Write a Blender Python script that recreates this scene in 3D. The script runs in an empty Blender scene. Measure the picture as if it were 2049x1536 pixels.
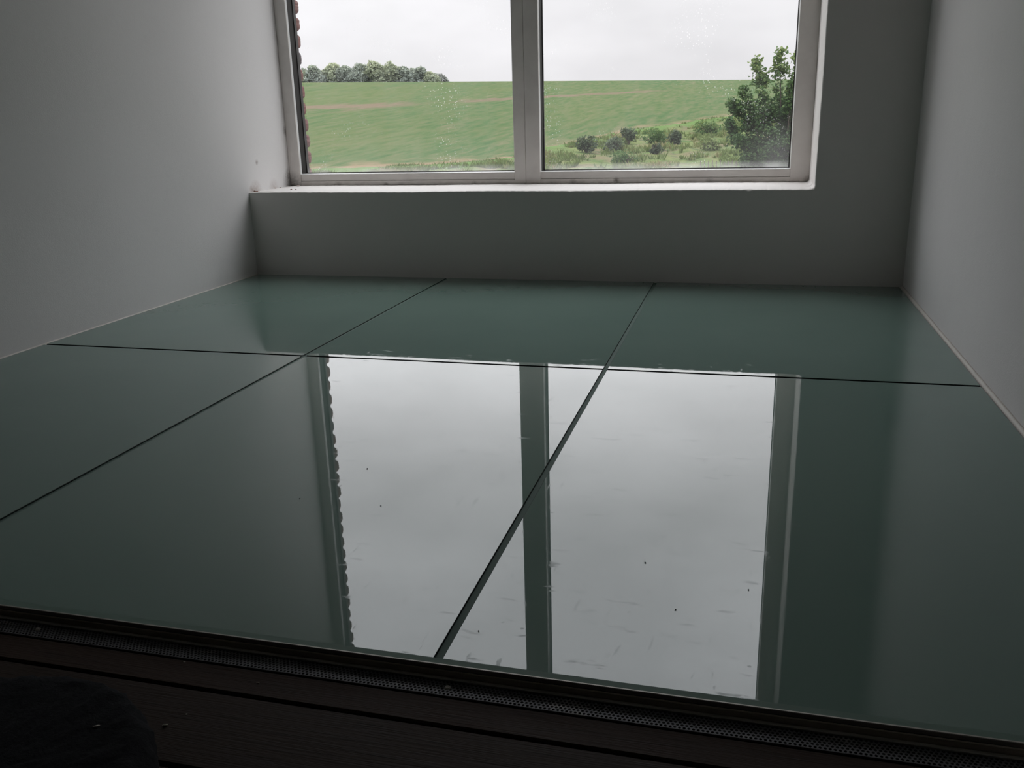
import bpy, bmesh, math, random
from mathutils import Vector, Matrix, noise
PI = math.pi
S = bpy.context.scene
COL = S.collection

# ------------------------------------------------------------------ camera
cam_d = bpy.data.cameras.new('camera')
cam_d.sensor_fit = 'HORIZONTAL'; cam_d.sensor_width = 36.0
cam_d.lens = 1771.42 / 2049 * 36.0
cam_d.clip_start = 0.02; cam_d.clip_end = 2000
cam = bpy.data.objects.new('camera', cam_d); COL.objects.link(cam)
cam.location = (1.7354, -2.8873, 0.5243)
cam.rotation_euler = tuple(math.radians(a) for a in (73.29789, 1.48482, 14.66137))
S.camera = cam

# ------------------------------------------------------------------ sky (overcast, brighter towards the zenith)
w = bpy.data.worlds.new('overcast_sky'); S.world = w; w.use_nodes = True
nt = w.node_tree; nt.nodes.clear()
N = nt.nodes.new; L = nt.links.new
tc = N('ShaderNodeTexCoord'); sp = N('ShaderNodeSeparateXYZ'); L(tc.outputs['Generated'], sp.inputs[0])
ramp = N('ShaderNodeValToRGB'); L(sp.outputs['Z'], ramp.inputs[0])
def setramp(r, stops):
    e = r.color_ramp.elements
    while len(e) > 1: e.remove(e[-1])
    e[0].position = stops[0][0]; e[0].color = tuple(stops[0][1]) + (1,)
    for p, c in stops[1:]:
        x = e.new(p); x.color = tuple(c) + (1,)
SKY = 1.0
def sc(v, t=(1.0, 0.985, 1.03)): return tuple(v * SKY * k for k in t)
setramp(ramp, [(0.0, sc(.158, (1, .975, 1.01))), (0.05, sc(.166, (1, .98, 1.015))), (0.14, sc(.20, (1, .985, 1.02))), (0.25, sc(.50, (1, .985, 1.02))), (0.31, sc(.47, (1, .985, 1.02))), (0.42, sc(.46, (.98, .985, 1.02))), (0.56, sc(.70, (.97, .985, 1.03))), (1.0, sc(.9, (1, .985, 1.02)))])
mp = N('ShaderNodeMapping'); mp.inputs['Scale'].default_value = (2.2, 2.2, 5.5); L(tc.outputs['Generated'], mp.inputs[0])
nz = N('ShaderNodeTexNoise'); nz.inputs['Scale'].default_value = 1.5; nz.inputs['Detail'].default_value = 4; nz.inputs['Roughness'].default_value = .5
L(mp.outputs[0], nz.inputs['Vector'])
mr = N('ShaderNodeMapRange'); mr.inputs[1].default_value = .35; mr.inputs[2].default_value = .68; mr.inputs[3].default_value = .86; mr.inputs[4].default_value = 1.10
L(nz.outputs['Fac'], mr.inputs[0])
vm = N('ShaderNodeVectorMath'); vm.operation = 'SCALE'; L(ramp.outputs[0], vm.inputs[0]); L(mr.outputs[0], vm.inputs['Scale'])
bg = N('ShaderNodeBackground'); bg.inputs['Strength'].default_value = 5.4; L(vm.outputs[0], bg.inputs['Color'])
wo = N('ShaderNodeOutputWorld'); L(bg.outputs[0], wo.inputs[0])

S.view_settings.view_transform = 'Standard'
S.view_settings.look = 'None'
S.view_settings.gamma = 1.0
S.view_settings.exposure = 0.0
S.view_settings.use_curve_mapping = False
S.cycles.max_bounces = 10
S.cycles.diffuse_bounces = 6
S.cycles.transparent_max_bounces = 16

# ------------------------------------------------------------------ helpers
def mat(name):
    m = bpy.data.materials.new(name); m.use_nodes = True
    t = m.node_tree; b = t.nodes['Principled BSDF']
    return m, t, b
def nd(t, kind, **kw):
    n = t.nodes.new(kind)
    for k, v in kw.items():
        if k.startswith('i_'): n.inputs[k[2:].replace('_', ' ')].default_value = v
        else: setattr(n, k, v)
    return n
def pos(t): return nd(t, 'ShaderNodeNewGeometry').outputs['Position']
def mapped(t, src, scale=(1, 1, 1), loc=(0, 0, 0), rot=(0, 0, 0)):
    m = nd(t, 'ShaderNodeMapping'); m.inputs['Scale'].default_value = scale; m.inputs['Location'].default_value = loc; m.inputs['Rotation'].default_value = rot
    t.links.new(src, m.inputs[0]); return m.outputs[0]
def noise_t(t, vec, scale, detail=4, rough=.5):
    n = nd(t, 'ShaderNodeTexNoise'); n.inputs['Scale'].default_value = scale; n.inputs['Detail'].default_value = detail; n.inputs['Roughness'].default_value = rough
    t.links.new(vec, n.inputs['Vector']); return n.outputs['Fac']
def rng(t, v, a, b, c, d):
    m = nd(t, 'ShaderNodeMapRange')
    for k, x in zip((1, 2, 3, 4), (a, b, c, d)): m.inputs[k].default_value = x
    t.links.new(v, m.inputs[0]); return m.outputs[0]
def mth(t, op, a, b=None):
    m = nd(t, 'ShaderNodeMath', operation=op)
    for i, x in enumerate((a, b)):
        if x is None: continue
        if isinstance(x, (int, float)): m.inputs[i].default_value = x
        else: t.links.new(x, m.inputs[i])
    return m.outputs[0]
def mixc(t, f, a, b):
    m = nd(t, 'ShaderNodeMix', data_type='RGBA')
    for sock, x in ((m.inputs[0], f), (m.inputs[6], a), (m.inputs[7], b)):
        if isinstance(x, (int, float)): sock.default_value = x
        elif isinstance(x, tuple): sock.default_value = x + (1,) if len(x) == 3 else x
        else: t.links.new(x, sock)
    return m.outputs[2]
def ramp_t(t, v, stops):
    r = nd(t, 'ShaderNodeValToRGB'); setramp(r, stops); t.links.new(v, r.inputs[0]); return r.outputs[0]
def bump(t, b, h, strength=.3, dist=.001):
    n = nd(t, 'ShaderNodeBump'); n.inputs['Strength'].default_value = strength; n.inputs['Distance'].default_value = dist
    t.links.new(h, n.inputs['Height']); t.links.new(n.outputs[0], b.inputs['Normal'])
def blob(t, p, c, r, soft=.6, ns=60, amp=.5):
    """mask: 1 near point c, 0 beyond radius r, broken up by noise"""
    d = nd(t, 'ShaderNodeVectorMath', operation='DISTANCE'); t.links.new(p, d.inputs[0]); d.inputs[1].default_value = c
    f = rng(t, d.outputs['Value'], r * (1 - soft), r, 1, 0)
    n = noise_t(t, p, ns, 4, .6)
    return mth(t, 'MULTIPLY', f, rng(t, n, .5 - amp * .5, .6, 0, 1))

def link(name, me, m=None, parent=None):
    o = bpy.data.objects.new(name, me); COL.objects.link(o)
    if m is not None: me.materials.append(m)
    if parent is not None: o.parent = parent
    return o
def fin(name, bm, m, parent=None, smooth=False):
    me = bpy.data.meshes.new(name); bm.normal_update(); bm.to_mesh(me); bm.free()
    if smooth:
        for p in me.polygons: p.use_smooth = True
    return link(name, me, m, parent)
def raw(name, vs, fs, m, parent=None, smooth=False):
    me = bpy.data.meshes.new(name); me.from_pydata(vs, [], fs); me.update()
    if smooth:
        for p in me.polygons: p.use_smooth = True
    return link(name, me, m, parent)
def box(bm, a, b):
    vs = [bm.verts.new((x, y, z)) for x in (a[0], b[0]) for y in (a[1], b[1]) for z in (a[2], b[2])]
    for f in ((0, 1, 3, 2), (4, 6, 7, 5), (0, 4, 5, 1), (2, 3, 7, 6), (0, 2, 6, 4), (1, 5, 7, 3)):
        bm.faces.new([vs[i] for i in f])
    return vs
def bbox_obj(name, boxes, m, parent=None, bev=0, seg=2):
    bm = bmesh.new()
    for a, b in boxes: box(bm, a, b)
    if bev:
        bmesh.ops.bevel(bm, geom=bm.edges[:], offset=bev, segments=seg, affect='EDGES', profile=.5)
    return fin(name, bm, m, parent)
def tag(o, label=None, cat=None, group=None, kind=None):
    if label: o['label'] = label
    if cat: o['category'] = cat
    if group: o['group'] = group
    if kind: o['kind'] = kind
    return o
def empty(name, loc=(0, 0, 0)):
    o = bpy.data.objects.new(name, None); o.empty_display_size = .05; COL.objects.link(o); o.location = loc; return o
def local(o, loc):
    """shift a mesh so that its origin is at loc (world) and it stays put"""
    o.data.transform(Matrix.Translation(-Vector(loc))); o.location = loc; return o

# ------------------------------------------------------------------ dimensions (metres)
BW = 2.2            # width of the bay
SX = 1.9245         # right edge of the window opening
SZ = 0.2944         # sill height
HD = 1.86           # window head
FY = 0.309          # inner face of the window frame
WY = 0.42           # outer face of the wall
CZ = 2.30           # ceiling
FE = -2.1615        # front edge of the glass floor
DZ = -0.013         # top of the boards

# ------------------------------------------------------------------ materials: room
def wall_mat(name, c, stains=()):
    m, t, b = mat(name); p = pos(t)
    n1 = noise_t(t, p, 1.7, 3); n2 = noise_t(t, p, 14, 5, .6)
    col = mixc(t, rng(t, n1, .35, .65, 0, 1), tuple(x * .965 for x in c), c)
    col = mixc(t, rng(t, n2, .62, .8, 0, .25), col, tuple(x * .86 for x in c))
    for (pt, r, cc, amt) in stains:
        f = mth(t, 'MULTIPLY', blob(t, p, pt, r, .8, 90, .7), amt)
        col = mixc(t, f, col, cc)
    t.links.new(col, b.inputs['Base Color']); b.inputs['Roughness'].default_value = .75; b.inputs['Specular IOR Level'].default_value = .3
    fine = noise_t(t, p, 260, 4, .6); broad = noise_t(t, p, 9, 3)
    bump(t, b, mth(t, 'ADD', mth(t, 'MULTIPLY', fine, .5), mth(t, 'MULTIPLY', broad, 1.6)), .35, .002)
    return m
MOLD = (.06, .045, .03); RUST = (.22, .12, .08)
M_wall = wall_mat('white_wall_paint', (.75, .735, .73), [((0, FY - .004, SZ + .01), .06, MOLD, .6), ((0, FY, .50), .025, MOLD, .6), ((0, FY, .33), .04, MOLD, .5),
        ((0, .05, SZ), .045, RUST, .45), ((0, .18, SZ), .04, RUST, .35), ((0, .075, .395), .012, (.25, .2, .18), .7), ((0, .02, .30), .02, RUST, .5)])
M_back = wall_mat('pale_wall_paint', (.76, .735, .71), [((0, FY, SZ), .05, MOLD, .6), ((SX, FY, SZ), .02, MOLD, .6), ((0.06, .03, SZ), .02, RUST, .4), ((SX - .005, .12, SZ), .02, MOLD, .4)])

M_frame, t, b = mat('aged_white_window_plastic'); p = pos(t)
col = mixc(t, rng(t, noise_t(t, mapped(t, p, (3, 3, 3)), 6, 4), .4, .7, 0, 1), (.80, .765, .73), (.74, .70, .67))
for pt, r, a in (((0.01, FY, SZ + .01), .05, .6), ((SX, FY, SZ), .025, .6), ((1.275, FY, .305), .013, .9), ((.40, FY, SZ), .012, .8), ((1.12, FY, SZ), .02, .6), ((.2, FY, SZ), .02, .4), ((1.60, FY, SZ), .02, .5), ((.75, FY, SZ), .015, .6)):
    col = mixc(t, mth(t, 'MULTIPLY', blob(t, p, pt, r, .8, 120, .7), a), col, MOLD)
sx = nd(t, 'ShaderNodeSeparateXYZ'); t.links.new(p, sx.inputs[0])
grime = mth(t, 'MULTIPLY', rng(t, sx.outputs['Z'], SZ, SZ + .018, .55, 0), rng(t, noise_t(t, p, 35, 4), .4, .7, .3, 1))
col = mixc(t, grime, col, (.20, .15, .12))
t.links.new(col, b.inputs['Base Color']); b.inputs['Roughness'].default_value = .42

M_bead, t, b = mat('white_glazing_bead'); b.inputs['Base Color'].default_value = (.78, .78, .77, 1); b.inputs['Roughness'].default_value = .4
M_gasket, t, b = mat('black_rubber_gasket'); b.inputs['Base Color'].default_value = (.016, .013, .012, 1); b.inputs['Roughness'].default_value = .6

# window glass: thin clear pane with dried drops, dust and a milky film along the lower edge
M_pane, t, b = mat('dirty_window_glass'); t.nodes.remove(b); out = t.nodes['Material Output']
p = pos(t); sx = nd(t, 'ShaderNodeSeparateXYZ'); t.links.new(p, sx.inputs[0])
tr = nd(t, 'ShaderNodeBsdfTransparent'); tr.inputs[0].default_value = (.965, .975, .965, 1)
gl = nd(t, 'ShaderNodeBsdfGlossy'); gl.inputs['Roughness'].default_value = .01; gl.inputs[0].default_value = (1, 1, 1, 1)
fr = nd(t, 'ShaderNodeFresnel'); fr.inputs['IOR'].default_value = 1.5
m1 = nd(t, 'ShaderNodeMixShader'); t.links.new(fr.outputs[0], m1.inputs[0]); t.links.new(tr.outputs[0], m1.inputs[1]); t.links.new(gl.outputs[0], m1.inputs[2])
dust = nd(t, 'ShaderNodeBsdfTranslucent'); dust.inputs[0].default_value = (.86, .85, .84, 1)
film = rng(t, noise_t(t, mapped(t, p, (5, 1, 1.2)), 3, 4), .35, .7, .012, .030)
low = mth(t, 'MULTIPLY', rng(t, sx.outputs['Z'], .337, .365, .42, 0), rng(t, noise_t(t, p, 12, 3), .3, .65, .25, 1))
low2 = rng(t, sx.outputs['Z'], .34, .50, .04, 0)
vor = nd(t, 'ShaderNodeTexVoronoi'); vor.inputs['Scale'].default_value = 130; t.links.new(mapped(t, p, (1, .05, .75)), vor.inputs['Vector'])
patch = rng(t, noise_t(t, p, 5.5, 3), .54, .66, 0, 1)
dots = mth(t, 'MULTIPLY', rng(t, vor.outputs['Distance'], .14, .25, .38, 0), patch)
rightpatch = nd(t, 'ShaderNodeVectorMath', operation='DISTANCE'); t.links.new(p, rightpatch.inputs[0]); rightpatch.inputs[1].default_value = (1.86, .369, .36)
rp = rng(t, rightpatch.outputs['Value'], .02, .16, .06, 0)
tot = mth(t, 'ADD', mth(t, 'ADD', film, low), mth(t, 'ADD', mth(t, 'ADD', dots, low2), rp))
tot.node.use_clamp = True
m2 = nd(t, 'ShaderNodeMixShader'); t.links.new(tot, m2.inputs[0]); t.links.new(m1.outputs[0], m2.inputs[1]); t.links.new(dust.outputs[0], m2.inputs[2])
t.links.new(m2.outputs[0], out.inputs[0])

# glass floor: green tinted, frosted underneath and polished on top
M_floorglass, t, b = mat('green_frosted_floor_glass'); p = pos(t)
n = noise_t(t, p, 2.2, 3)
col = mixc(t, rng(t, n, .35, .65, 0, 1), (.150, .226, .196), (.162, .240, .208))
scuff_n = noise_t(t, mapped(t, p, (9, 26, 9), rot=(0, 0, .35)), 2.2, 5, .6)
scuff = rng(t, scuff_n, .60, .68, 0, 1)
scuff2 = rng(t, noise_t(t, mapped(t, p, (60, 12, 9), rot=(0, 0, -.5), loc=(3, 1, 0)), 1.6, 4, .6), .63, .69, 0, .8)
allsc = mth(t, 'MAXIMUM', scuff, scuff2)
sv = nd(t, 'ShaderNodeTexVoronoi'); sv.inputs['Scale'].default_value = 24; t.links.new(p, sv.inputs['Vector'])
speck = rng(t, sv.outputs['Distance'], .035, .06, 1, 0)
allm = mth(t, 'MAXIMUM', mth(t, 'MULTIPLY', allsc, .35), mth(t, 'MULTIPLY', speck, .35))
t.links.new(rng(t, allm, 0, .35, .5, .38), b.inputs['Specular IOR Level'])
t.links.new(col, b.inputs['Base Color'])
b.inputs['IOR'].default_value = 1.5
t.links.new(rng(t, allm, 0, 1, .012, .30), b.inputs['Roughness'])
M_glassedge, t, b = mat('dark_green_glass_edge'); b.inputs['Base Color'].default_value = (.006, .014, .011, 1); b.inputs['Roughness'].default_value = .5; b.inputs['Specular IOR Level'].default_value = .1
M_seal, t, b = mat('green_grey_sealant'); p = pos(t)
t.links.new(mixc(t, noise_t(t, p, 60, 4), (.09, .14, .12), (.13, .185, .16)), b.inputs['Base Color']); b.inputs['Roughness'].default_value = .75; b.inputs['Specular IOR Level'].default_value = .12
M_sealband, t, b = mat('frosted_green_edge_band'); p = pos(t)
t.links.new(mixc(t, noise_t(t, p, 30, 4), (.135, .20, .17), (.17, .24, .205)), b.inputs['Base Color']); b.inputs['Roughness'].default_value = .7; b.inputs['Specular IOR Level'].default_value = .15
M_caulk, t, b = mat('off_white_caulk'); b.inputs['Base Color'].default_value = (.62, .59, .54, 1); b.inputs['Roughness'].default_value = .6

M_steel, t, b = mat('dull_steel_edge'); p = pos(t)
t.links.new(mixc(t, noise_t(t, mapped(t, p, (4, 60, 60)), 8, 4), (.34, .32, .28), (.46, .44, .40)), b.inputs['Base Color']); b.inputs['Metallic'].default_value = .35; b.inputs['Roughness'].default_value = .5
M_rail, t, b = mat('brown_grey_rail'); p = pos(t)
t.links.new(mixc(t, noise_t(t, mapped(t, p, (4, 60, 60)), 8, 4), (.50, .44, .36), (.60, .54, .45)), b.inputs['Base Color']); b.inputs['Metallic'].default_value = .1; b.inputs['Roughness'].default_value = .55
M_mesh, t, b = mat('grey_perforated_metal'); p = pos(t)
scr = rng(t, noise_t(t, mapped(t, p, (3, 10, 3)), 6, 5), .6, .72, 0, 1)
t.links.new(mixc(t, scr, (.11, .11, .12), (.26, .25, .24)), b.inputs['Base Color']); b.inputs['Metallic'].default_value = .3; b.inputs['Roughness'].default_value = .5
M_dark, t, b = mat('dark_channel'); b.inputs['Base Color'].default_value = (.004, .004, .004, 1); b.inputs['Roughness'].default_value = .9

def wood_mat(name, a, c, seed):
    m, t, b = mat(name); p = pos(t)
    v = mapped(t, p, (1.2, 26, 26), loc=(seed, seed * 2.3, 0)); g = noise_t(t, v, 6, 8, .65)
    g2 = noise_t(t, mapped(t, p, (3, 120, 50), loc=(seed * 1.7, 0, 0)), 5, 4, .6)
    col = mixc(t, rng(t, g, .3, .7, 0, 1), a, c)
    col = mixc(t, rng(t, g2, .55, .7, 0, .75), col, tuple(x * .3 for x in a))
    t.links.new(col, b.inputs['Base Color'])
    t.links.new(rng(t, g, .3, .7, .6, .75), b.inputs['Roughness']); b.inputs['Specular IOR Level'].default_value = .10
    bump(t, b, g2, .5, .0012)
    return m
M_boards = [wood_mat('dark_brown_board_%s' % s, a, c, i * 3.1) for i, (s, a, c) in enumerate((('warm', (.029, .0175, .0125), (.046, .029, .0215)), ('grey', (.025, .0165, .0125), (.040, .028, .021)), ('deep', (.028, .017, .013), (.042, .028, .022)), ('plain', (.023, .017, .0135), (.038, .028, .023))))]
M_felt, t, b = mat('black_matted_felt'); p = pos(t)
t.links.new(mixc(t, noise_t(t, p, 90, 6, .7), (.006, .007, .008), (.020, .021, .023)), b.inputs['Base Color']); b.inputs['Roughness'].default_value = .95; b.inputs['Specular IOR Level'].default_value = .1
bump(t, b, noise_t(t, p, 120, 6, .7), .9, .004)

# ------------------------------------------------------------------ room shell
o = bbox_obj('wall_left', [((-.30, -2.40, -.35), (0, WY, CZ + .05))], M_wall); tag(o, kind='structure')
o = bbox_obj('wall_right', [((BW, -2.40, -.35), (BW + .30, WY, CZ + .05))], M_wall); tag(o, kind='structure')
# wall with the window opening: one outline with slightly uneven plaster edges
rnd = random.Random(4)
ring = []
def jit(a): return rnd.uniform(-a, a)
x = 0.0
chips = [(.235, .0035), (.318, .003), (.62, .0015), (1.73, .004), (1.17, .002), (1.30, .0015), (1.52, .0015)]
while x < SX - .014:
    z = SZ + jit(.0004) + .0007 * math.sin(x * 9)
    dz = sum(d * math.exp(-((x - c) / .007) ** 2) for c, d in chips)
    ring.append((x, z, dz)); x += .006
for k in range(1, 7):
    a = -PI / 2 + k / 6 * PI / 2
    ring.append((SX - .012 + .012 * math.cos(a), SZ + .012 + .012 * math.sin(a), .002 if k == 3 else 0))
z = SZ + .02
while z < HD:
    ring.append((SX + jit(.0004) + .0005 * math.sin(z * 13), z, 0)); z += .012
ring.append((SX, HD, 0)); ring.append((0, HD, 0))
outer = [(0, CZ + .05), (BW, CZ + .05), (BW, -.35), (0, -.35)]
bm = bmesh.new(); A = []; B = []; Cc = []
for i, (x, z, dz) in enumerate(ring):
    cx, cz = 1.0, 1.2   # bevel grows away from the middle of the opening
    ox = .0025 if (x > SX - .013) else 0
    oz = -.0025 - dz if z < SZ + .02 and x < SX - .001 else (.0025 if z >= HD - 1e-6 else 0)
    A.append(bm.verts.new((x + ox, 0, z + oz))); B.append(bm.verts.new((x, .0035 + dz * 1.5, z))); Cc.append(bm.verts.new((x, WY, z)))
n = len(ring)
O = [bm.verts.new((x, 0, z)) for x, z in outer]; O2 = [bm.verts.new((x, WY, z)) for x, z in outer]
for i in range(n - 1):
    f = bm.faces.new((A[i], A[i + 1], B[i + 1], B[i])); f.smooth = True
    bm.faces.new((B[i], B[i + 1], Cc[i + 1], Cc[i]))
bm.faces.new(A + O[:]); bm.faces.new((Cc + O2[:])[::-1])
allf = A + O; allb = Cc + O2
for i in range(n - 1, n + 4 - 1):
    j = (i + 1)
    bm.faces.new((allf[j], allf[i], allb[i], allb[j]))
bmesh.ops.recalc_face_normals(bm, faces=bm.faces)
o = fin('wall_back', bm, M_back); tag(o, kind='structure')
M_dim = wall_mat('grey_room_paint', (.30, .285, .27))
o = bbox_obj('ceiling', [((-2.6, -6.6, CZ), (5.2, WY, CZ + .2))], M_dim); tag(o, kind='structure')
o = bbox_obj('wall_front', [((-2.6, -6.6, -.35), (5.2, -6.45, CZ))], M_dim); tag(o, kind='structure')
o = bbox_obj('wall_room_left', [((-2.6, -6.45, -.35), (-2.45, -2.40, CZ))], M_dim); tag(o, kind='structure')
o = bbox_obj('wall_room_right', [((5.05, -6.45, -.35), (5.2, -2.40, CZ))], M_dim); tag(o, kind='structure')
o = bbox_obj('wall_pier_left', [((-2.6, -2.40, -.35), (-.30, -2.25, CZ))], M_dim); tag(o, kind='structure')
o = bbox_obj('wall_pier_right', [((BW + .30, -2.40, -.35), (5.2, -2.25, CZ))], M_dim); tag(o, kind='structure')

# ------------------------------------------------------------------ window
win = empty('window_1', (SX / 2, FY, SZ)); tag(win, kind='structure')
def wpart(name, boxes, m, bev=.0015, parent=None):
    o = bbox_obj(name, boxes, m, None, bev)
    o.data.transform(Matrix.Translation(-win.location)); o.parent = win
    return o
GX = [(.0463, .9032), (.9998, 1.8617)]; GZ = (.3368, HD - .0453); GY = .358
wpart('window_frame', [((0.0005, FY, SZ), (.046, (.386), HD)), ((1.862, FY, SZ), (SX, (.386), HD)), ((.046, FY + .004, .3115), (1.862, (.386), .3365)), ((.046, FY, SZ), (1.862, (.386), .311)), ((.046, FY, HD - .045), (1.862, (.386), HD))], M_frame)
wpart('mullion', [((.9035, FY - .002, SZ + .0005), (.9465, .387, HD - .04)), ((.9475, FY - .003, SZ + .0005), (.9995, .387, HD - .04))], M_frame)
for (gx0, gx1) in GX:
    # sloping glazing bead, dark gasket and the pane of each light
    bm = bmesh.new()
    def ringq(d0, y0, d1, y1):
        r0 = [(gx0 + d0, GZ[0] + d0), (gx1 - d0, GZ[0] + d0), (gx1 - d0, GZ[1] - d0), (gx0 + d0, GZ[1] - d0)]
        r1 = [(gx0 + d1, GZ[0] + d1), (gx1 - d1, GZ[0] + d1), (gx1 - d1, GZ[1] - d1), (gx0 + d1, GZ[1] - d1)]
        a = [bm.verts.new((x, y0, z)) for x, z in r0]; c = [bm.verts.new((x, y1, z)) for x, z in r1]
        for i in range(4): bm.faces.new((a[i], a[(i + 1) % 4], c[(i + 1) % 4], c[i]))
    ringq(0.0, FY + .003, .0018, FY + .012); ringq(.0018, FY + .012, -.002, FY + .012)
    o = fin('glazing_bead', bm, M_bead); o.data.transform(Matrix.Translation(-win.location)); o.parent = win
    bm = bmesh.new()
    ringq(.0014, FY + .0118, .0022, GY + .001); ringq(.0022, GY + .001, .0045, GY + .001); ringq(.0045, GY + .001, .0045, GY + .004)
    ringq(.0022, GY + .005, .0005, (.3865))
    o = fin('gasket', bm, M_gasket); o.data.transform(Matrix.Translation(-win.location)); o.parent = win
    o = raw('glass_pane', [(gx0 - .004, GY + .003, GZ[0] - .004), (gx1 + .004, GY + .003, GZ[0] - .004), (gx1 + .004, GY + .003, GZ[1] + .004), (gx0 - .004, GY + .003, GZ[1] + .004)], [(0, 1, 2, 3)], M_pane)
    o.data.transform(Matrix.Translation(-win.location)); o.parent = win

# brick edge of the outer wall beside the window, each brick rough, joints raked back
M_brick, t, b = mat('red_brown_brick'); p = pos(t)
oi = nd(t, 'ShaderNodeAttribute', attribute_name='tone')
c = ramp_t(t, oi.outputs['Fac'], [(0, (.125, .05, .042)), (.5, (.15, .064, .055)), (.8, (.135, .065, .06)), (.9, (.045, .047, .055)), (1, (.045, .047, .055))])
c = mixc(t, rng(t, noise_t(t, p, 60, 5, .7), .35, .7, 0, .7), c, (.09, .042, .036))
t.links.new(c, b.inputs['Base Color']); b.inputs['Roughness'].default_value = .9; bump(t, b, noise_t(t, p, 90, 5), .6, .004)
rnd = random.Random(8)
bm = bmesh.new(); tone = bm.verts.layers.float.new('tone')
CO = .0632; z0 = .362 - CO * 12
k = 0
while z0 + k * CO < 2.6:
    zb = z0 + k * CO; h = CO - .0105
    tn = rnd.uniform(0, .8)
    if abs(zb - (.362 + CO * 6)) < .01: tn = .95
    xe = -.015 + rnd.uniform(-.004, .004); nseg = 10
    rows = []
    for i in range(nseg + 1):
        u = i / nseg; bul = .013 * (1 - abs(2 * u - 1) ** 5) + rnd.uniform(-.0012, .0012)
        rows.append((zb + .00525 + h * u, xe - .006 + bul))
    def colm(y, off): return [(bm.verts.new((x + off, y, z))) for z, x in rows]
    cols = [colm(.425, -.002), colm(.45, .0), colm(.500, .0), colm(.520, -.003)]
    back = [bm.verts.new((-.26, .522, z)) for z, x in rows]
    inner = [bm.verts.new((-.26, .425, z)) for z, x in rows]
    cs = [inner] + cols + [back]
    for a in range(len(cs) - 1):
        for i in range(nseg): bm.faces.new((cs[a][i], cs[a + 1][i], cs[a + 1][i + 1], cs[a][i + 1]))
    bm.faces.new([c_[0] for c_ in cs][::-1]); bm.faces.new([c_[-1] for c_ in cs])
    for c_ in cs:
        for v in c_: v[tone] = tn
    k += 1
bmesh.ops.recalc_face_normals(bm, faces=bm.faces)
# raked mortar behind the brick faces
mv = box(bm, (-.26, .428, z0), (-.036, .506, 2.6))
for v in mv: v[tone] = .6
o = fin('wall_outer_brick', bm, M_brick); tag(o, kind='structure')
for pl in o.data.polygons: pl.use_smooth = False

# ------------------------------------------------------------------ glass floor
xs = [(.004, .7305), (.7395, 1.4465), (1.4555, 2.1895)]
ysr = [(-1.0545, -.003), (-2.1530, -1.0640)]
labels = [['glass floor panel in the back left corner under the window sill', 'middle glass floor panel of the back row, against the low wall', 'glass floor panel in the back right corner, plain dark green'],
          ['dull green glass floor panel at the left edge of the front row', 'large front middle glass floor panel mirroring the left window light', 'front right glass floor panel mirroring the right window light and frame']]
for r, (y0, y1) in enumerate(ysr):
    for c, (x0, x1) in enumerate(xs):
        bm = bmesh.new(); box(bm, (x0, y0, -.012), (x1, y1, 0))
        top = [e for e in bm.edges if all(abs(v.co.z) < 1e-6 for v in e.verts)]
        bmesh.ops.bevel(bm, geom=top, offset=.0007, segments=1, affect='EDGES')
        o = fin('glass_floor_panel', bm, M_floorglass); o.data.materials.append(M_glassedge)
        for pl in o.data.polygons:
            if pl.normal.z < .9: pl.material_index = 1
        local(o, ((x0 + x1) / 2, (y0 + y1) / 2, -.012))
        tag(o, labels[r][c], 'glass panel', 'green glass floor panels')
for (x0, x1, lab) in ((.7305, .7395, 'thin dark joint running to the left corner between glass panels'), (1.4465, 1.4555, 'long dark joint slanting across the mirrored window to the front edge')):
    o = bbox_obj('sealant_joint', [((x0, -2.153, -.012), (x1, -.003, -.0022))], M_seal); local(o, ((x0 + x1) / 2, -1.08, -.012)); tag(o, lab, 'sealant joint', 'joints between the glass floor panels')
bm = bmesh.new()
for x0, x1 in xs: box(bm, (x0, -1.064, -.012), (x1, -1.0545, -.0026))
o = fin('sealant_joint', bm, M_seal); local(o, (1.1, -1.059, -.012)); tag(o, 'thin dark cross joint between back and front rows of glass panels', 'sealant joint', 'joints between the glass floor panels')
o = bbox_obj('edge_band', [((0, FE + .0008, -.012), (BW, -2.1531, .0002)), ((0, -2.1531, .00005), (BW, -2.1518, .0002))], M_sealband); local(o, (1.1, -2.157, -.012)); tag(o, 'matt green band along the front edge of the glass floor', 'edge band')
# beads of caulk where the glass meets the side walls
def bead(name, x0, x1, h):
    bm = bmesh.new(); nn = 90
    pr = [(x0, -.011), (x0, h * .3), ((x0 + x1) / 2, h), (x1, h * 1.3 if x1 > 1 else h * .3), (x1, -.011)]
    last = None
    for i in range(nn + 1):
        y = -2.153 + (2.150) * i / nn
        q = [bm.verts.new((px + .0006 * noise.noise((y * 30, px, 1)), y, pz + (.0006 * noise.noise((y * 17, px, 2)) if pz > -.01 else 0))) for px, pz in pr]
        if last:
            for j in range(4): bm.faces.new((last[j], q[j], q[j + 1], last[j + 1]))
        last = q
    o = fin(name, bm, M_caulk, smooth=True); tag(o, kind='structure'); return o
bead('trim_1', 2.1925, 2.1998, .003)
bead('trim_2', .0002, .0035, .002)
o = bbox_obj('floor_void', [((0, -2.19, -.30), (BW, 0, -.0122))], M_dark); o.name = 'floor'; tag(o, kind='structure')

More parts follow.
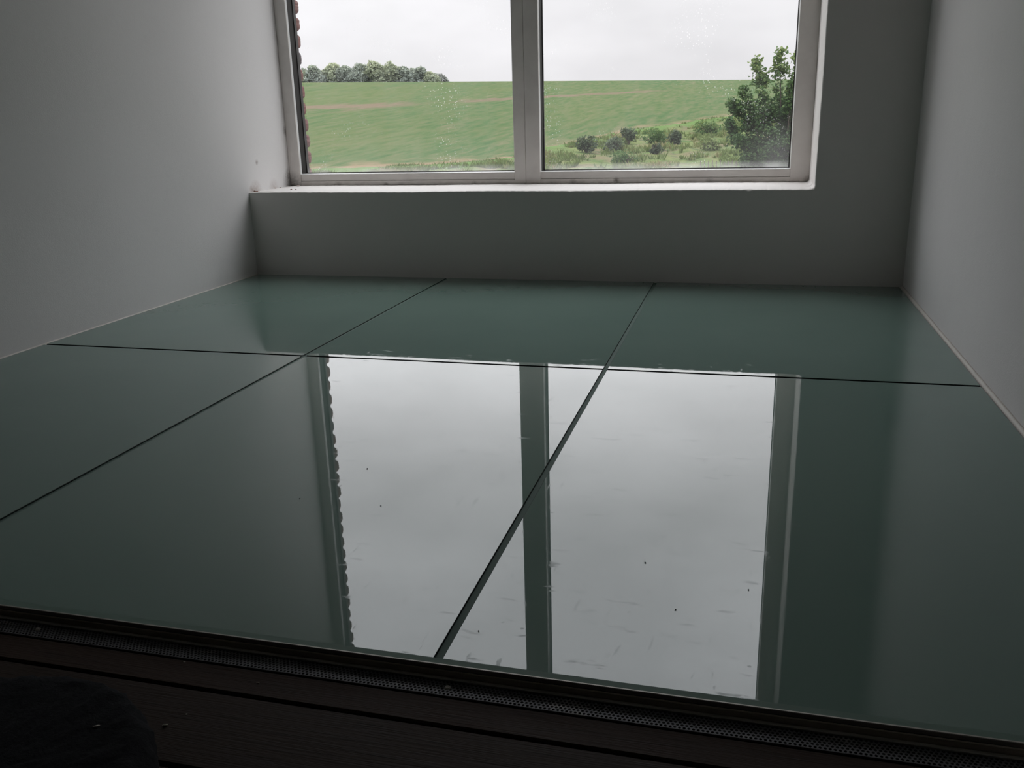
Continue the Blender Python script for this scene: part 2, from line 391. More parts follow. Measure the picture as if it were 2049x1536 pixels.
# ------------------------------------------------------------------ metal edge, grille and boards
prof = empty('edge_profile', (1.1, FE, DZ))
tag(prof, 'thin metal edge strip with pale top along front of glass floor', 'edge strip')
def pp(name, boxes, m, parent, bev=.0004):
    o = bbox_obj(name, boxes, m, None, bev, 1); o.data.transform(Matrix.Translation(-parent.location)); o.parent = parent; return o
pp('top_lip', [((0, FE - .0022, -.004), (BW, FE + .0006, .0010))], M_steel, prof, .0006)
pp('rail', [((0, FE - .0040, -.0127), (BW, FE - .0018, -.0040))], M_rail, prof, .0006)
gr = empty('floor_grille', (1.1, -2.18, DZ))
tag(gr, 'dark perforated metal strip between glass floor and wooden boards', 'grille')
pp('flange', [((0, -2.1712, -.0135), (BW, FE - .0052, -.0098))], M_steel, gr, .0005)
# perforated sheet: staggered hexagonal holes really cut through
P, RW = .0042, .0036; hr = .00155
vs, fs = [], []
y_top = -2.1708; rows = 6; zt, zb = -.0118, -.0126
nx = int(BW / P)
def cell(cx, cy):
    b0 = len(vs)
    oc = [(cx - P / 2, cy - RW / 2), (cx, cy - RW / 2), (cx + P / 2, cy - RW / 2), (cx + P / 2, cy + RW / 2), (cx, cy + RW / 2), (cx - P / 2, cy + RW / 2)]
    hx = [(cx + hr * math.cos(a), cy + hr * math.sin(a)) for a in (PI * 7 / 6, PI * 3 / 2, PI * 11 / 6, PI / 6, PI / 2, PI * 5 / 6)]
    for x, y in oc: vs.append((x, y, zt))
    for x, y in hx: vs.append((x, y, zt))
    for x, y in hx: vs.append((x, y, zb))
    for i in range(6):
        j = (i + 1) % 6
        fs.append((b0 + i, b0 + j, b0 + 6 + j, b0 + 6 + i)); fs.append((b0 + 6 + i, b0 + 6 + j, b0 + 12 + j, b0 + 12 + i))
for r in range(rows):
    for i in range(nx):
        cx = P * (i + .5) + (P / 2 if r % 2 else 0)
        if cx + P / 2 > BW: continue
        cell(cx, y_top - RW * (r + .5))
b0 = len(vs)
ye = y_top - RW * rows
for y, z in ((ye, zt), (ye - .0008, zt - .0002), (ye - .0010, zt - .0018)):
    vs.append((0, y, z)); vs.append((BW, y, z))
fs += [(b0, b0 + 1, b0 + 3, b0 + 2), (b0 + 2, b0 + 3, b0 + 5, b0 + 4)]
o = raw('perforated_sheet', vs, fs, M_mesh); o.data.transform(Matrix.Translation(-gr.location)); o.parent = gr
for sxp in (.985, 1.4705):
    bm = bmesh.new()
    bmesh.ops.create_cone(bm, cap_ends=True, segments=20, radius1=.0032, radius2=.0022, depth=.0012, matrix=Matrix.Translation((sxp, -2.1805, -.0112)))
    bmesh.ops.create_cone(bm, cap_ends=True, segments=6, radius1=.0012, radius2=.0012, depth=.0004, matrix=Matrix.Translation((sxp, -2.1805, -.0105)))
    o = fin('screw', bm, M_steel); o.data.transform(Matrix.Translation(-gr.location)); o.parent = gr

bl = [('narrow dark brown board beside the perforated strip', -2.1940, -2.2335), ('wide dark brown board, second from the perforated strip', -2.2368, -2.3360), ('dark brown board, third from the perforated strip, mostly out of frame', -2.3395, -2.4390), ('dark brown board, fourth from the perforated strip, under the black cushion', -2.4425, -2.5420)]
for i, (lab, ya, yb) in enumerate(bl):
    bm = bmesh.new(); vv = []
    nxx = 160
    prof_b = [(ya, DZ - .02), (ya, DZ - .0018), (ya - .0018, DZ), (yb + .0018, DZ), (yb, DZ - .0018), (yb, DZ - .02)]
    last = None
    for k in range(nxx + 1):
        x = -.0 + BW * k / nxx
        q = [bm.verts.new((x, y + .0005 * noise.noise((x * 6, j, i)), z)) for j, (y, z) in enumerate(prof_b)]
        if last:
            for j in range(5): bm.faces.new((last[j], last[j + 1], q[j + 1], q[j]))
        last = q
        if k == 0: bm.faces.new(q[::-1])
        if k == nxx: bm.faces.new(q)
    bmesh.ops.recalc_face_normals(bm, faces=bm.faces)
    o = fin('floor_board', bm, M_boards[i]); local(o, (BW / 2, (ya + yb) / 2, DZ - .02)); tag(o, lab, 'board', 'dark wooden floor boards')
M_room, t, b = mat('dark_room_boards'); p = pos(t)
s = nd(t, 'ShaderNodeSeparateXYZ'); t.links.new(p, s.inputs[0])
fr_ = mth(t, 'FRACT', mth(t, 'MULTIPLY', s.outputs['Y'], 1 / .103))
gap = mth(t, 'LESS_THAN', fr_, .03)
cc = mixc(t, noise_t(t, mapped(t, p, (1.2, 26, 26)), 6, 6, .6), (.022, .017, .014), (.036, .028, .024))
t.links.new(mixc(t, gap, cc, (.004, .003, .003)), b.inputs['Base Color']); b.inputs['Roughness'].default_value = .55
o = bbox_obj('floor_room', [((0, -6.45, -.35), (BW, -2.5455, DZ)), ((0, -2.5455, -.35), (BW, -2.192, DZ - .0215)), ((-2.45, -6.45, -.35), (0, -2.40, DZ)), ((BW, -6.45, -.35), (5.05, -2.40, DZ))], M_room); tag(o, kind='structure')

# ------------------------------------------------------------------ black felt cushion
bm = bmesh.new()
cx, cy, R0, H0 = 1.1450, -2.4545, .1600, .052
NR, NA = 34, 150
last = None
prof_c = [(0, 1.0)] + [(u, 1.0) for u in [i / 14 for i in range(1, 13)]]
pc = []
for i in range(13): pc.append((i / 12 * .86, 1 - .03 * (i / 12) ** 2))
for i in range(1, 9):
    a = i / 8 * PI / 2; pc.append((.86 + .14 * math.sin(a), .55 + .42 * math.cos(a)))
for i in range(1, 6): pc.append((1.0 - .06 * (i / 5) ** 2, .55 * (1 - i / 5)))
top = bm.verts.new((cx, cy, DZ + H0))
rings = []
for (ru, hu) in pc[1:]:
    rg = []
    for k in range(NA):
        a = 2 * PI * k / NA
        d = noise.noise((ru * 9 * math.cos(a), ru * 9 * math.sin(a), hu * 4)) * .0022 + noise.noise((ru * 45 * math.cos(a), ru * 45 * math.sin(a), hu * 20 + 5)) * .0016
        wob = 1 + .012 * noise.noise((math.cos(a) * 2, math.sin(a) * 2, 3))
        rr = R0 * ru * wob + (d if hu < .97 else 0)
        zz = max(DZ + .0005, DZ + H0 * hu + (d if hu > .3 else 0)) if hu > 0 else DZ
        rg.append(bm.verts.new((cx + rr * math.cos(a), cy + rr * math.sin(a), zz)))
    rings.append(rg)
for k in range(NA): bm.faces.new((top, rings[0][k], rings[0][(k + 1) % NA]))
for i in range(len(rings) - 1):
    for k in range(NA): bm.faces.new((rings[i][k], rings[i + 1][k], rings[i + 1][(k + 1) % NA], rings[i][(k + 1) % NA]))
bm.faces.new(rings[-1][::-1])
bmesh.ops.recalc_face_normals(bm, faces=bm.faces)
o = fin('round_cushion', bm, M_felt, smooth=True); local(o, (cx, cy, DZ)); tag(o, 'round black rough-felt cushion lying on the dark boards at lower left', 'cushion')
cush = o

# ------------------------------------------------------------------ crumbs and dirt
M_crumb, t, b = mat('pale_crumb'); b.inputs['Base Color'].default_value = (.75, .70, .60, 1); b.inputs['Roughness'].default_value = .8
M_grain, t, b = mat('rust_brown_crumb'); b.inputs['Base Color'].default_value = (.20, .09, .06, 1); b.inputs['Roughness'].default_value = .9
M_pinkc, t, b = mat('pinkish_plaster_flake'); b.inputs['Base Color'].default_value = (.50, .40, .36, 1); b.inputs['Roughness'].default_value = .9
M_black, t, b = mat('black_dust_speck'); b.inputs['Base Color'].default_value = (.01, .01, .01, 1); b.inputs['Roughness'].default_value = .8
def crumb(name, p, dims, rz, m, seed, label, cat, group=None):
    bm = bmesh.new(); bmesh.ops.create_icosphere(bm, subdivisions=2, radius=.5)
    for v in bm.verts:
        d = 1 + .45 * noise.noise(v.co * 2.1 + Vector((seed * 3.7, seed, 0)))
        v.co = Vector((v.co.x * dims[0] * d, v.co.y * dims[1] * d, v.co.z * dims[2] * d))
    zmin = min(v.co.z for v in bm.verts)
    for v in bm.verts: v.co.z -= zmin
    o = fin(name, bm, m); o.location = p; o.rotation_euler[2] = rz; tag(o, label, cat, group); return o
crumb('wood_crumb', (1.2290, -2.2925, DZ), (.0055, .0022, .0018), .35, M_crumb, 1, 'small pale crumb on the board right beside the black cushion', 'crumb')
crumb('wood_crumb', (1.2390, -2.2735, DZ), (.0018, .0018, .001), 0, M_crumb, 2, 'tiny pale crumb just right of the cushion, behind the larger one', 'crumb')
crumb('wood_crumb', (1.1855, -2.1985, DZ), (.0024, .0012, .001), .3, M_crumb, 3, 'tiny pale crumb on the narrow board, left end', 'crumb')
crumb('wood_crumb', (1.2805, -2.2140, DZ), (.0034, .0014, .0009), .1, M_pinkc, 4, 'faint flat crumb on the narrow board, middle', 'crumb')
crumb('wood_splinter', (1.2195, -2.3630, DZ + H0 - .001), (.0070, .0014, .0012), .55, M_crumb, 5, 'thin pale splinter lying on top of the black cushion', 'splinter')
# on the sill
sd = [(.006, .030, .010, M_grain, 'rusty crumb in the corner of sill and left wall, nearest the edge'), (.020, .022, .009, M_grain, 'second rusty crumb from the left wall on the sill edge'), (.030, .020, .005, M_pinkc, 'small pinkish flake beside the rusty crumbs on the sill'),
      (.008, .175, .009, M_pinkc, 'pinkish plaster flake against left wall halfway along the sill'), (.012, .205, .007, M_grain, 'reddish plaster flake against left wall near the window frame'),
      (.055, .270, .011, M_pinkc, 'pale crumb lying against the window frame in the left corner'), (.040, .285, .009, M_pinkc, 'smaller pale crumb in the corner of the window frame'),
      (.111, .105, .008, M_grain, 'brown crumb on the sill, left of a pair'), (.127, .110, .007, M_pinkc, 'brownish crumb on the sill, right of a pair')]
for i, (x, y, s_, m, lab) in enumerate(sd):
    crumb('plaster_crumb', (x, y, SZ + .0002), (s_, s_ * .7, s_ * .4), i * 1.3, m, 10 + i, lab, 'crumb', 'crumbs on the window sill')
# specks of dust on the glass
dk = [(1.2477, -1.8166, 'tiny black speck on the glass in the middle of the mirrored left window light'), (1.1717, -1.6900, 'tiny black speck near the mirrored brick edge, farther back'), (1.7558, -1.9477, 'tiny black speck near the right edge of the mirrored right window light'), (1.6333, -1.9079, 'tiny black speck in the middle of the mirrored right window light'), (1.6782, -2.0085, 'tiny black speck in the mirrored right light, closest to the front edge'), (1.1208, -1.8174, 'tiny black speck on dark green glass left of the mirrored window'), (1.4775, -2.0960, 'tiny black speck between slanting joint and mirrored mullion near the front')]
for i, (x, y, lab) in enumerate(dk):
    crumb('dust_speck', (x, y, .0001), (.0026 - .0001 * i, .0015, .0012), i * .9, M_black, 30 + i, lab, 'speck', 'black specks on the glass floor')

# ------------------------------------------------------------------ outside: rising field
def hz(x, y):
    a = max(y - 52, 0.0)
    z = -3.0 + .0668 * (math.sqrt(a * a + 64) - 8)
    z += -(.029 * min(max(x, -250), 200)) * min(max((y - 50) / 170, 0), 1)
    o_ = max(y - 212, 0)
    z -= .0016 * o_ ** 2 if o_ < 60 else .0016 * 3600 + .19 * (o_ - 60)
    return z
# rough verge line: field beyond, rough grass in front
VL = [(-60, 52), (-30, 57), (-24, 59), (-19.4, 60), (-15.8, 64.5), (-15.3, 71), (-11.7, 80), (-10.2, 88), (-7.3, 90), (-3.9, 98), (-1.4, 102.5), (6, 112), (30, 128)]
def verge(x):
    for (x0, y0), (x1, y1) in zip(VL, VL[1:]):
        if x0 <= x <= x1: return y0 + (y1 - y0) * (x - x0) / (x1 - x0)
    return VL[0][1] if x < VL[0][0] else VL[-1][1]
xsg = [-260 + i * 4 for i in range(45)] + [-80 + i * 1.0 for i in range(120)] + [40 + i * 5 for i in range(34)]
ysg = [14 + i * 2 for i in range(16)] + [46 + i * .9 for i in range(80)] + [118 + i * 3.5 for i in range(60)]
vs = []; kinds = []
for y in ysg:
    for x in xsg:
        v = y - verge(x)
        rough = max(0, min(1, (-v) / 3.0)) * (1 if y > 40 else .3)
        z = hz(x, y)
        z += rough * (.30 * noise.noise((x * .35, y * .25, 0)) + .22 * noise.noise((x * 1.1, y * .8, 4)))
        z += .30 * math.exp(-((v + 1.4) / 1.6) ** 2) * (1 + .4 * noise.noise((x * .5, y * .5, 7)))
        vs.append((x, y, z)); kinds.append(v)
W_ = len(xsg); fs = [(j * W_ + i, j * W_ + i + 1, (j + 1) * W_ + i + 1, (j + 1) * W_ + i) for j in range(len(ysg) - 1) for i in range(W_ - 1)]
M_field, t, b = mat('green_crop_field'); p = pos(t)
va = nd(t, 'ShaderNodeAttribute', attribute_name='verge_dist').outputs['Fac']
pf = mapped(t, p, (1, .35, 1))
n1 = noise_t(t, pf, .06, 4, .55); n2 = noise_t(t, mapped(t, p, (1, .18, 1)), 1.1, 6, .7); n3 = noise_t(t, mapped(t, p, (1, .10, 1), rot=(0, 0, .35)), .35, 5, .6)
g = mixc(t, rng(t, n1, .35, .65, 0, 1), (.039, .084, .026), (.062, .092, .028))
g = mixc(t, rng(t, n2, .42, .68, 0, .85), g, (.100, .104, .050))
g = mixc(t, rng(t, n2, .30, .46, .6, 0), g, (.026, .062, .020))
g = mixc(t, rng(t, n3, .60, .74, 0, .55), g, (.145, .120, .075))
s = nd(t, 'ShaderNodeSeparateXYZ'); t.links.new(p, s.inputs[0])
def streak(xa, xb, ya, yb, hw, amt):
    k = (yb - ya) / (xb - xa)
    yl = mth(t, 'ADD', mth(t, 'MULTIPLY', s.outputs['X'], k), ya - k * xa)
    dy = mth(t, 'ABSOLUTE', mth(t, 'SUBTRACT', s.outputs['Y'], yl))
    dyn = mth(t, 'ADD', dy, rng(t, noise_t(t, p, .25, 4), .3, .7, -hw * .7, hw * .7))
    f = rng(t, dyn, hw * .5, hw * 1.1, 1, 0)
    fx = mth(t, 'MULTIPLY', rng(t, s.outputs['X'], xa - 1, xa + 4, 0, 1), rng(t, s.outputs['X'], xb - 6, xb + 1, 1, 0))
    return mth(t, 'MULTIPLY', mth(t, 'MULTIPLY', f, fx), amt)
SOIL = (.140, .094, .070)
for a in ((-120, -50, 124, 139, 7.0, .75), (-47, -14, 144, 170, 4.6, .7), (-62, -50, 118, 140, 2, .3)):
    g = mixc(t, streak(*a), g, SOIL)
# brown bare margin just inside the field, then bright verge, then rough grass
marg = mth(t, 'MULTIPLY', mth(t, 'MULTIPLY', rng(t, va, .3, 2.0, 0, 1), rng(t, va, 3.5, 8.5, 1, 0)), rng(t, noise_t(t, p, .35, 4, .6), .40, .56, 0, .85))
g = mixc(t, marg, g, (.19, .135, .085))
rg = mixc(t, rng(t, noise_t(t, p, .55, 5, .65), .4, .6, 0, 1), (.060, .100, .030), (.115, .140, .050))
rg = mixc(t, rng(t, noise_t(t, mapped(t, p, loc=(9, 3, 0)), .30, 5, .65), .48, .62, 0, .75), rg, (.128, .102, .064))
rg = mixc(t, rng(t, noise_t(t, mapped(t, p, loc=(2, 8, 0)), .8, 5, .65), .56, .66, 0, .7), rg, (.038, .060, .028))
vg = mixc(t, noise_t(t, p, 1.6, 4), (.072, .130, .036), (.095, .150, .046))
rg = mixc(t, rng(t, va, -4.5, -2.2, 0, 1), rg, vg)
g = mixc(t, rng(t, va, -.3, .5, 1, 0), g, rg)
t.links.new(g, b.inputs['Base Color']); b.inputs['Roughness'].default_value = .95; b.inputs['Specular IOR Level'].default_value = .1
bump(t, b, mth(t, 'ADD', noise_t(t, p, 3.0, 5, .7), noise_t(t, p, .8, 4, .6)), .8, .35)
o = raw('field', vs, fs, M_field, smooth=True); tag(o, kind='structure')
at = o.data.attributes.new('verge_dist', 'FLOAT', 'POINT'); at.data.foreach_set('value', kinds)

# leaf materials (tone set per leaf, partly by height; distant foliage has haze in its colour)
def leaf_mat(name, a, c, d, tr=.25):
    m, t, b = mat(name)
    at = nd(t, 'ShaderNodeAttribute', attribute_name='tone').outputs['Fac']
    col = ramp_t(t, at, [(0, a), (.55, c), (1, d)])
    t.links.new(col, b.inputs['Base Color']); b.inputs['Roughness'].default_value = .6; b.inputs['Specular IOR Level'].default_value = .25
    tl = nd(t, 'ShaderNodeBsdfTranslucent'); t.links.new(col, tl.inputs[0])
    mx = nd(t, 'ShaderNodeMixShader'); mx.inputs[0].default_value = tr
    t.links.new(b.outputs[0], mx.inputs[1]); t.links.new(tl.outputs[0], mx.inputs[2]); t.links.new(mx.outputs[0], t.nodes['Material Output'].inputs[0])
    return m
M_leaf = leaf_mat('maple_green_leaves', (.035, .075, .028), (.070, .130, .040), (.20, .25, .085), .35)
M_bush = leaf_mat('dark_scrub_leaves', (.042, .058, .040), (.066, .092, .054), (.115, .145, .075))
M_tuft = leaf_mat('rough_grass_blades', (.10, .13, .05), (.12, .165, .05), (.22, .20, .10))
M_far = [leaf_mat('hazed_foliage_blue_green', (.20, .23, .215), (.25, .285, .245), (.34, .37, .28)), leaf_mat('hazed_foliage_yellow_green', (.215, .245, .20), (.29, .325, .225), (.41, .43, .28)), leaf_mat('hazed_foliage_grey', (.21, .22, .215), (.25, .26, .245), (.31, .31, .28))]  # skyline leaf colours paled and greyed to carry the distance haze
M_bark, t, b = mat('grey_brown_bark'); b.inputs['Base Color'].default_value = (.07, .055, .04, 1); b.inputs['Roughness'].default_value = .9

def leaves(pts, rnd, size, shape='oval'):
    """pts: (pos, normal-ish, tone) -> verts, faces, tones"""
    vs, fs, tn = [], [], []
    for p_, dr, tone_ in pts:
        ax = Vector((rnd.gauss(0, 1), rnd.gauss(0, 1), rnd.gauss(0, .6))) + dr * .8
        if ax.length < 1e-3: ax = Vector((1, 0, 0))
        ax.normalize()
        sd_ = ax.cross(Vector((rnd.gauss(0, 1), rnd.gauss(0, 1), rnd.gauss(0, 1)))); 
        if sd_.length < 1e-3: sd_ = Vector((0, 0, 1))
        sd_.normalize(); s_ = size * rnd.uniform(.6, 1.25); b0 = len(vs)
        nrm = ax.cross(sd_) * s_ * .18
        pts_ = [p_ - ax * s_ * .5, p_ + sd_ * s_ * .33 - ax * s_ * .08 + nrm, p_ + ax * s_ * .5, p_ - sd_ * s_ * .33 - ax * s_ * .08 + nrm]
        vs += [tuple(q) for q in pts_]; fs += [(b0, b0 + 1, b0 + 2, b0 + 3)]; tn += [tone_] * 4
    return vs, fs, tn
def set_tone(o, tn):
    at = o.data.attributes.new('tone', 'FLOAT', 'POINT'); at.data.foreach_set('value', tn)
def tube(bm, path, rad, n=7):
    last = None
    for i, (p_, r) in enumerate(zip(path, rad)):
        d = (path[min(i + 1, len(path) - 1)] - path[max(i - 1, 0)]).normalized()
        u = d.cross(Vector((.3, 1, .1))).normalized(); v = d.cross(u)
        q = [bm.verts.new(p_ + (u * math.cos(2 * PI * k / n) + v * math.sin(2 * PI * k / n)) * r) for k in range(n)]
        if last:
            for k in range(n): bm.faces.new((last[k], last[(k + 1) % n], q[(k + 1) % n], q[k]))
        else: bm.faces.new(q[::-1])
        last = q
    bm.faces.new(last)

# -------- near tree to the right of the view (leader shoots standing above the hedge line)
TB = Vector((2.9, 34.0, -3.02))
root = empty('leafy_tree', TB); tag(root, 'tall dark green leafy tree close by at right edge of window view', 'tree')
rnd = random.Random(11)
bm = bmesh.new(); tips = []
# each stem: base offset, tip, spread
stems = [((0, 0), (-1.12, 0, 5.36), .40), ((.1, .1), (-.33, .1, 5.66), .42), ((.2, 0), (.36, .15, 5.45), .45), ((-.2, .1), (-1.62, -.1, 4.35), .55), ((-.3, .2), (-1.98, .25, 3.9), .55),
         ((.5, -.1), (1.1, .1, 5.1), .6), ((.6, .3), (1.9, .2, 4.6), .7), ((-.1, -.3), (-2.15, -.35, 3.15), .45), ((0, -.3), (-1.0, -.7, 4.2), .7), ((.3, -.4), (.1, -.8, 4.4), .75),
         ((.5, -.4), (1.1, -.8, 4.0), .75), ((-.4, -.2), (-1.6, -.8, 2.6), .6), ((-.4, -.2), (-1.3, -.9, 1.9), .6), ((0, -.5), (-.5, -1.2, 2.8), .8), ((.5, -.5), (.8, -1.3, 2.6), .8), ((.3, .5), (-.2, .9, 4.0), .8), ((0, -.5), (-.2, -1.0, 1.6), .8), ((.6, -.5), (1.2, -1.0, 1.6), .8), ((.2, -.2), (-.6, -.3, 3.6), .8), ((.3, -.2), (.2, -.2, 4.3), .8), ((.1, -.3), (-.9, -.5, 3.2), .8), ((.4, 0), (.9, 0, 3.4), .9), ((0, 0), (-1.3, .1, 3.4), .7), ((.3, .2), (.3, .4, 3.2), .9)]
lp = []
for (bx, by), (tx, ty, tz), spd in stems:
    a = Vector((bx * .4, by * .4, 0)); c = Vector((tx, ty, tz)); mid = Vector((a.x + (c.x - a.x) * .45, a.y + (c.y - a.y) * .45, tz * .5))
    path = []
    for k in range(11):
        u = k / 10; q = a.lerp(mid, u).lerp(mid.lerp(c, u), u); q += Vector((noise.noise((q.z * 2, bx * 5, 1)), noise.noise((q.z * 2, by * 5, 2)), 0)) * .06; path.append(q)
    tube(bm, path, [.055 * (1 - u / 10) + .006 for u in range(11)], 6)
    for k in range(16):
        u = rnd.uniform(.12, 1) if k > 3 else 1 - k * .05
        u = min(u, .999); i = int(u * 10); q = path[i].lerp(path[i + 1], u * 10 - i)
        r = spd * (1 - u) ** .65 * 1.15 + .10
        an = rnd.uniform(0, 2 * PI); e = q + Vector((math.cos(an) * r, math.sin(an) * r * .8, r * rnd.uniform(.1, .5)))
        tube(bm, [q, q.lerp(e, .5) + Vector((0, 0, .03)), e], [.012, .008, .003], 4)
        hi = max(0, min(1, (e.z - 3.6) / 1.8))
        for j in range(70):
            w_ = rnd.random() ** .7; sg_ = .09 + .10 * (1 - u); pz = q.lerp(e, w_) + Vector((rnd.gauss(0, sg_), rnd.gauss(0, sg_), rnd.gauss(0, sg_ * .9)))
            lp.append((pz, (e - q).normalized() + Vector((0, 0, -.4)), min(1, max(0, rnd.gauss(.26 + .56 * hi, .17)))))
tr_o = fin('trunk', bm, M_bark, root)
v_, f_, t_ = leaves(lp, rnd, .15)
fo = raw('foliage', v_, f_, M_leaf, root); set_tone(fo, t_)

# -------- scrub bushes on the rough bank
def bush(x, y, rx, rz_, hgt, label, seed, m=M_bush, lsz=.20, n_=900, base=(.35, .18)):
    rnd = random.Random(seed); z = hz(x, y) - .1
    r = empty('scrub_bush', (x, y, z)); tag(r, label, 'bush', 'scrub bushes on the bank')
    bm = bmesh.new()
    for k in range(7):
        an = rnd.uniform(0, 2 * PI); e = Vector((math.cos(an) * rx * .7, math.sin(an) * rx * .6, hgt * rnd.uniform(.55, .95)))
        tube(bm, [Vector((0, 0, 0)), e * .5 + Vector((0, 0, .1)), e], [.05, .03, .01], 5)
    fin('stem', bm, M_bark, r)
    lobes = [(Vector((rnd.uniform(-.6, .6) * rx, rnd.uniform(-.5, .5) * rx, hgt * rnd.uniform(.3, .75))), rx * rnd.uniform(.35, .6)) for _ in range(9)]
    pts = []
    for _ in range(n_):
        c, rr = rnd.choice(lobes); d = Vector((rnd.gauss(0, 1), rnd.gauss(0, 1), rnd.gauss(0, 1))).normalized() * rr * rnd.uniform(.6, 1.08)
        q = c + d
        if q.z < .03: q.z = rnd.uniform(.03, .4)
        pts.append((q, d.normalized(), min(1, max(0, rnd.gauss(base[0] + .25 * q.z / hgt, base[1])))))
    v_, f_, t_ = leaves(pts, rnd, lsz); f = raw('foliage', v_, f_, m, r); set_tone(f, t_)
bush(-11.2, 70.0, .85, 0, 1.25, 'round dark bush on bank just right of the mullion', 1)
bush(-8.8, 68.5, .95, 0, 1.2, 'brownish dark bush, second from the mullion along the bank', 2)
bush(-8.55, 75.5, .75, 0, 1.55, 'dark bush sticking highest above the verge, third from the mullion', 3)
bush(-6.3, 74.5, 1.2, 0, 1.2, 'broad green bush in the middle of the bank', 4, M_leaf, .2, 1000, (.3, .15))
bush(-5.25, 66.2, .5, 0, 1.1, 'narrow blackish bush below the broad green one', 5, M_bush, .17, 600, (.05, .1))
bush(-4.55, 73.5, .65, 0, 1.4, 'dark bush on bank right of the broad green one', 6)
bush(-2.2, 84.0, 1.4, 0, 1.1, 'low green bush on verge just left of the tall tree', 7, M_leaf, .22, 900, (.4, .15))
bush(-6.9, 61.5, 1.1, 0, .65, 'low bluish green bush near the bottom of the right pane', 8, M_leaf, .17, 700, (.15, .1))
bush(-13.5, 58.5, 1.0, 0, .7, 'low green bush in the bottom left corner of right pane', 9, M_leaf, .17, 700, (.35, .12))
bush(-1.4, 69.0, .9, 0, .9, 'olive bush on the bank close to the tall tree', 10, M_tuft, .2, 700, (.15, .2))

# -------- tall trees added out of view, right of the window, shading the left wall
rnd = random.Random(77)
for (x, y, H, hw, lab) in ((10.5, 13.0, 12.5, 4.6, 'unseen tall broad tree added to shade the left wall, nearer of the two right of the window'), (13.5, 22.0, 13.0, 5.2, 'unseen tall broad tree added to shade the left wall, farther of the two right of the window')):
    root = empty('added_shade_tree', (x, y, -3.05)); tag(root, lab, 'tree')
    bm = bmesh.new(); tube(bm, [Vector((0, 0, 0)), Vector((.15, 0, H * .3)), Vector((0, .1, H * .85))], [.28, .22, .05], 9)
    lobes = []
    for k in range(44):
        an = rnd.uniform(0, 2 * PI); zz = rnd.uniform(.10, .93); u = rnd.random() ** .5; wd = hw * (1.05 - max(0, zz - .5) ** 1.5 * 2)
        c = Vector((math.cos(an) * wd * u * .8, math.sin(an) * wd * u * .8, H * zz)); lobes.append((c, rnd.uniform(1.0, 1.7)))
        if k % 3 == 0: tube(bm, [Vector((0, 0, c.z * .7)), c * .5 + Vector((0, 0, c.z * .4)), c], [.09, .06, .02], 5)
    fin('trunk', bm, M_bark, root); pts = []
    for _ in range(15000):
        c, rr = rnd.choice(lobes); d = Vector((rnd.gauss(0, 1), rnd.gauss(0, 1), rnd.gauss(0, 1))).normalized() * rr * rnd.uniform(.5, 1.05)
        q = c + d
        if q.z > .4: pts.append((q, d.normalized(), min(1, max(0, rnd.gauss(.35, .15)))))
    v_, f_, t_ = leaves(pts, rnd, .38); f = raw('foliage', v_, f_, M_leaf, root); set_tone(f, t_)

# rough grass tussocks over the bank: uncountable
rnd = random.Random(21); v_, f_, t_ = [], [], []
def tussock(x, y, s_, tone_):
    z = hz(x, y) - .05
    for _ in range(9):
        an = rnd.uniform(0, 2 * PI); l = s_ * rnd.uniform(.6, 1.2); wd = .05
        d = Vector((math.cos(an), math.sin(an), 0)); sd_ = Vector((-d.y, d.x, 0)) * wd; q = Vector((x, y, z)) + d * rnd.uniform(0, .2)
        b0 = len(v_); tip = q + d * l * .5 + Vector((0, 0, l))
        for w_ in (q - sd_, q + sd_, q + d * l * .2 + Vector((0, 0, l * .6)) + sd_ * .8, tip, q + d * l * .2 + Vector((0, 0, l * .6)) - sd_ * .8): v_.append(tuple(w_)); t_.append(tone_)
        f_.append((b0, b0 + 1, b0 + 2, b0 + 3, b0 + 4))
for _ in range(5200):
    x = rnd.uniform(-32, 12); vy = verge(x); y = rnd.uniform(50, vy)
    den = noise.noise((x * .3, y * .22, 9))
    if den < -.04: continue
    if vy - y < 3.5: tussock(x, y, rnd.uniform(.25, .5), min(1, max(0, rnd.gauss(.35, .15))))
    else: tussock(x, y, rnd.uniform(.2, .55), min(1, max(0, rnd.gauss(.50 + .9 * noise.noise((x * .25, y * .2, 3)), .2))))
o = raw('rough_grass', v_, f_, M_tuft); set_tone(o, t_); tag(o, 'tufts of rough grass covering the bank below the field', 'grass', kind='stuff')

# low picket fence near the foot of the tree
fr0 = empty('picket_fence', (.6, 34.5, -3.0)); tag(fr0, 'low weathered picket fence at bottom of window, left of the tall tree', 'fence')
M_post, t, b = mat('weathered_grey_wood'); b.inputs['Base Color'].default_value = (.16, .13, .11, 1); b.inputs['Roughness'].default_value = .9
rnd = random.Random(5)
for k in range(13):
    x = -.85 + k * .155; tp = 1.66 + rnd.uniform(-.05, .05)
    bm = bmesh.new(); box(bm, (x - .018, -.02, 0), (x + .018, .02, tp))
    pk = bm.verts.new((x, 0, tp + .06)); tv = [v for v in bm.verts if abs(v.co.z - tp) < 1e-5]
    fin('picket', bm, M_post, fr0)
bm = bmesh.new(); box(bm, (-1.0, .02, .4), (1.15, .05, .48)); fin('rail', bm, M_post, fr0)
bm = bmesh.new(); box(bm, (-1.0, .02, 1.2), (1.15, .05, 1.28)); fin('rail', bm, M_post, fr0)

# -------- wood on the skyline
rnd = random.Random(31)
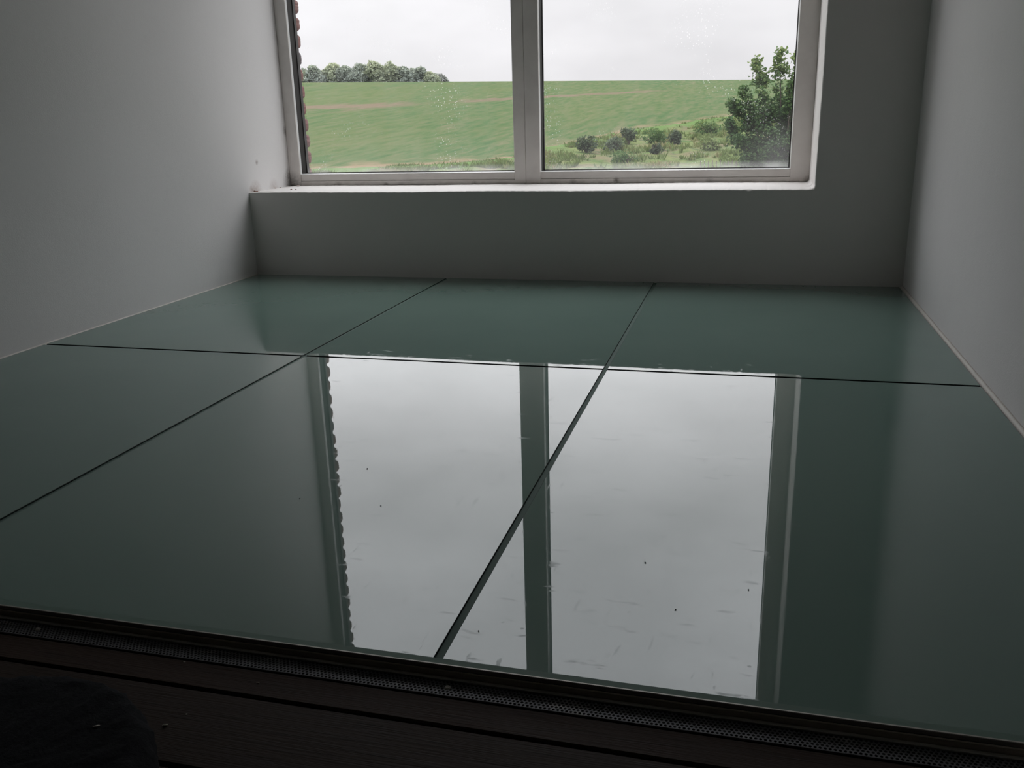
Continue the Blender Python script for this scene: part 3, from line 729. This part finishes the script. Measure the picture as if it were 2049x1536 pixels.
# (x at y~262, crown top z, half width)
wood = [(-141.5, 18.0, 6.5), (-135, 18.0, 5.6), (-128.5, 17.0, 5.2), (-122, 17.7, 5.2), (-117.5, 17.0, 4.6), (-113, 17.2, 4.6), (-108.5, 17.9, 5.0), (-104, 17.6, 4.8), (-100, 16.4, 4.2), (-97, 15.9, 3.4), (-94, 15.9, 3.2), (-91, 14.4, 3.4), (-88.4, 13.7, 3.0)]
for k_ in range(9): wood.append((-138 + k_ * 5.6, (17.2, 16.8, 16.6, 16.6, 16.8, 17.3, 16.8, 15.6, 14.6)[k_], 4.8 - .12 * k_))
names = ['pale rounded tree at far left end of the skyline wood', 'tree in skyline wood, second from the left', 'dip in the skyline wood, third tree from the left', 'yellowish tree forming the left hump of skyline wood', 'darker tree right of the left hump of skyline wood', 'tree on the rising left flank of the highest skyline crown', 'highest broad crown in the middle of skyline wood', 'tree on the right flank of the highest skyline crown', 'dark bluish tree right of middle in skyline wood', 'narrow upright tree in skyline wood', 'small pointed tree, third from right end of skyline wood', 'rounded tree, next to last at right end of skyline wood', 'last rounded tree at right end of skyline wood'] + ['back row tree behind the far left end of the skyline wood', 'back row tree behind the second skyline tree from the left', 'back row tree behind the dip in the skyline wood', 'back row tree behind the left hump of skyline wood', 'back row tree behind the tree right of the left hump', 'back row tree behind the highest skyline crown, on its left', 'back row tree behind the highest skyline crown, on its right', 'back row tree behind the dark bluish skyline tree', 'back row tree behind the right end of the skyline wood']
for i, ((x, tz, hw), lab) in enumerate(zip(wood, names)):
    y = (258 if i < 13 else 269) + rnd.uniform(-2, 2); z = hz(x, y) - .3; H = tz - z
    root = empty('distant_tree', (x, y, z)); tag(root, lab, 'tree', 'trees of the wood on the skyline')
    bm = bmesh.new(); tube(bm, [Vector((0, 0, 0)), Vector((.1, 0, H * .3)), Vector((0, 0, H * .75))], [.45, .35, .12], 7); fin('trunk', bm, M_bark, root)
    lobes = []
    for k in range(34):
        an = rnd.uniform(0, 2 * PI); u = rnd.random() ** .6; zz = rnd.uniform(.05, .93)
        wd = hw * (1.08 - max(0, zz - .40) ** 1.7 * 2.2)
        lobes.append((Vector((math.cos(an) * wd * u * .85, math.sin(an) * wd * u * .6, H * zz - .6)), max(.8, hw * rnd.uniform(.2, .34))))
    pts = []
    for _ in range(4200):
        c, rr = rnd.choice(lobes); d = Vector((rnd.gauss(0, 1), rnd.gauss(0, 1), rnd.gauss(0, 1))).normalized() * rr * rnd.uniform(.75, 1.06)
        q = c + d
        if q.z < .2: continue
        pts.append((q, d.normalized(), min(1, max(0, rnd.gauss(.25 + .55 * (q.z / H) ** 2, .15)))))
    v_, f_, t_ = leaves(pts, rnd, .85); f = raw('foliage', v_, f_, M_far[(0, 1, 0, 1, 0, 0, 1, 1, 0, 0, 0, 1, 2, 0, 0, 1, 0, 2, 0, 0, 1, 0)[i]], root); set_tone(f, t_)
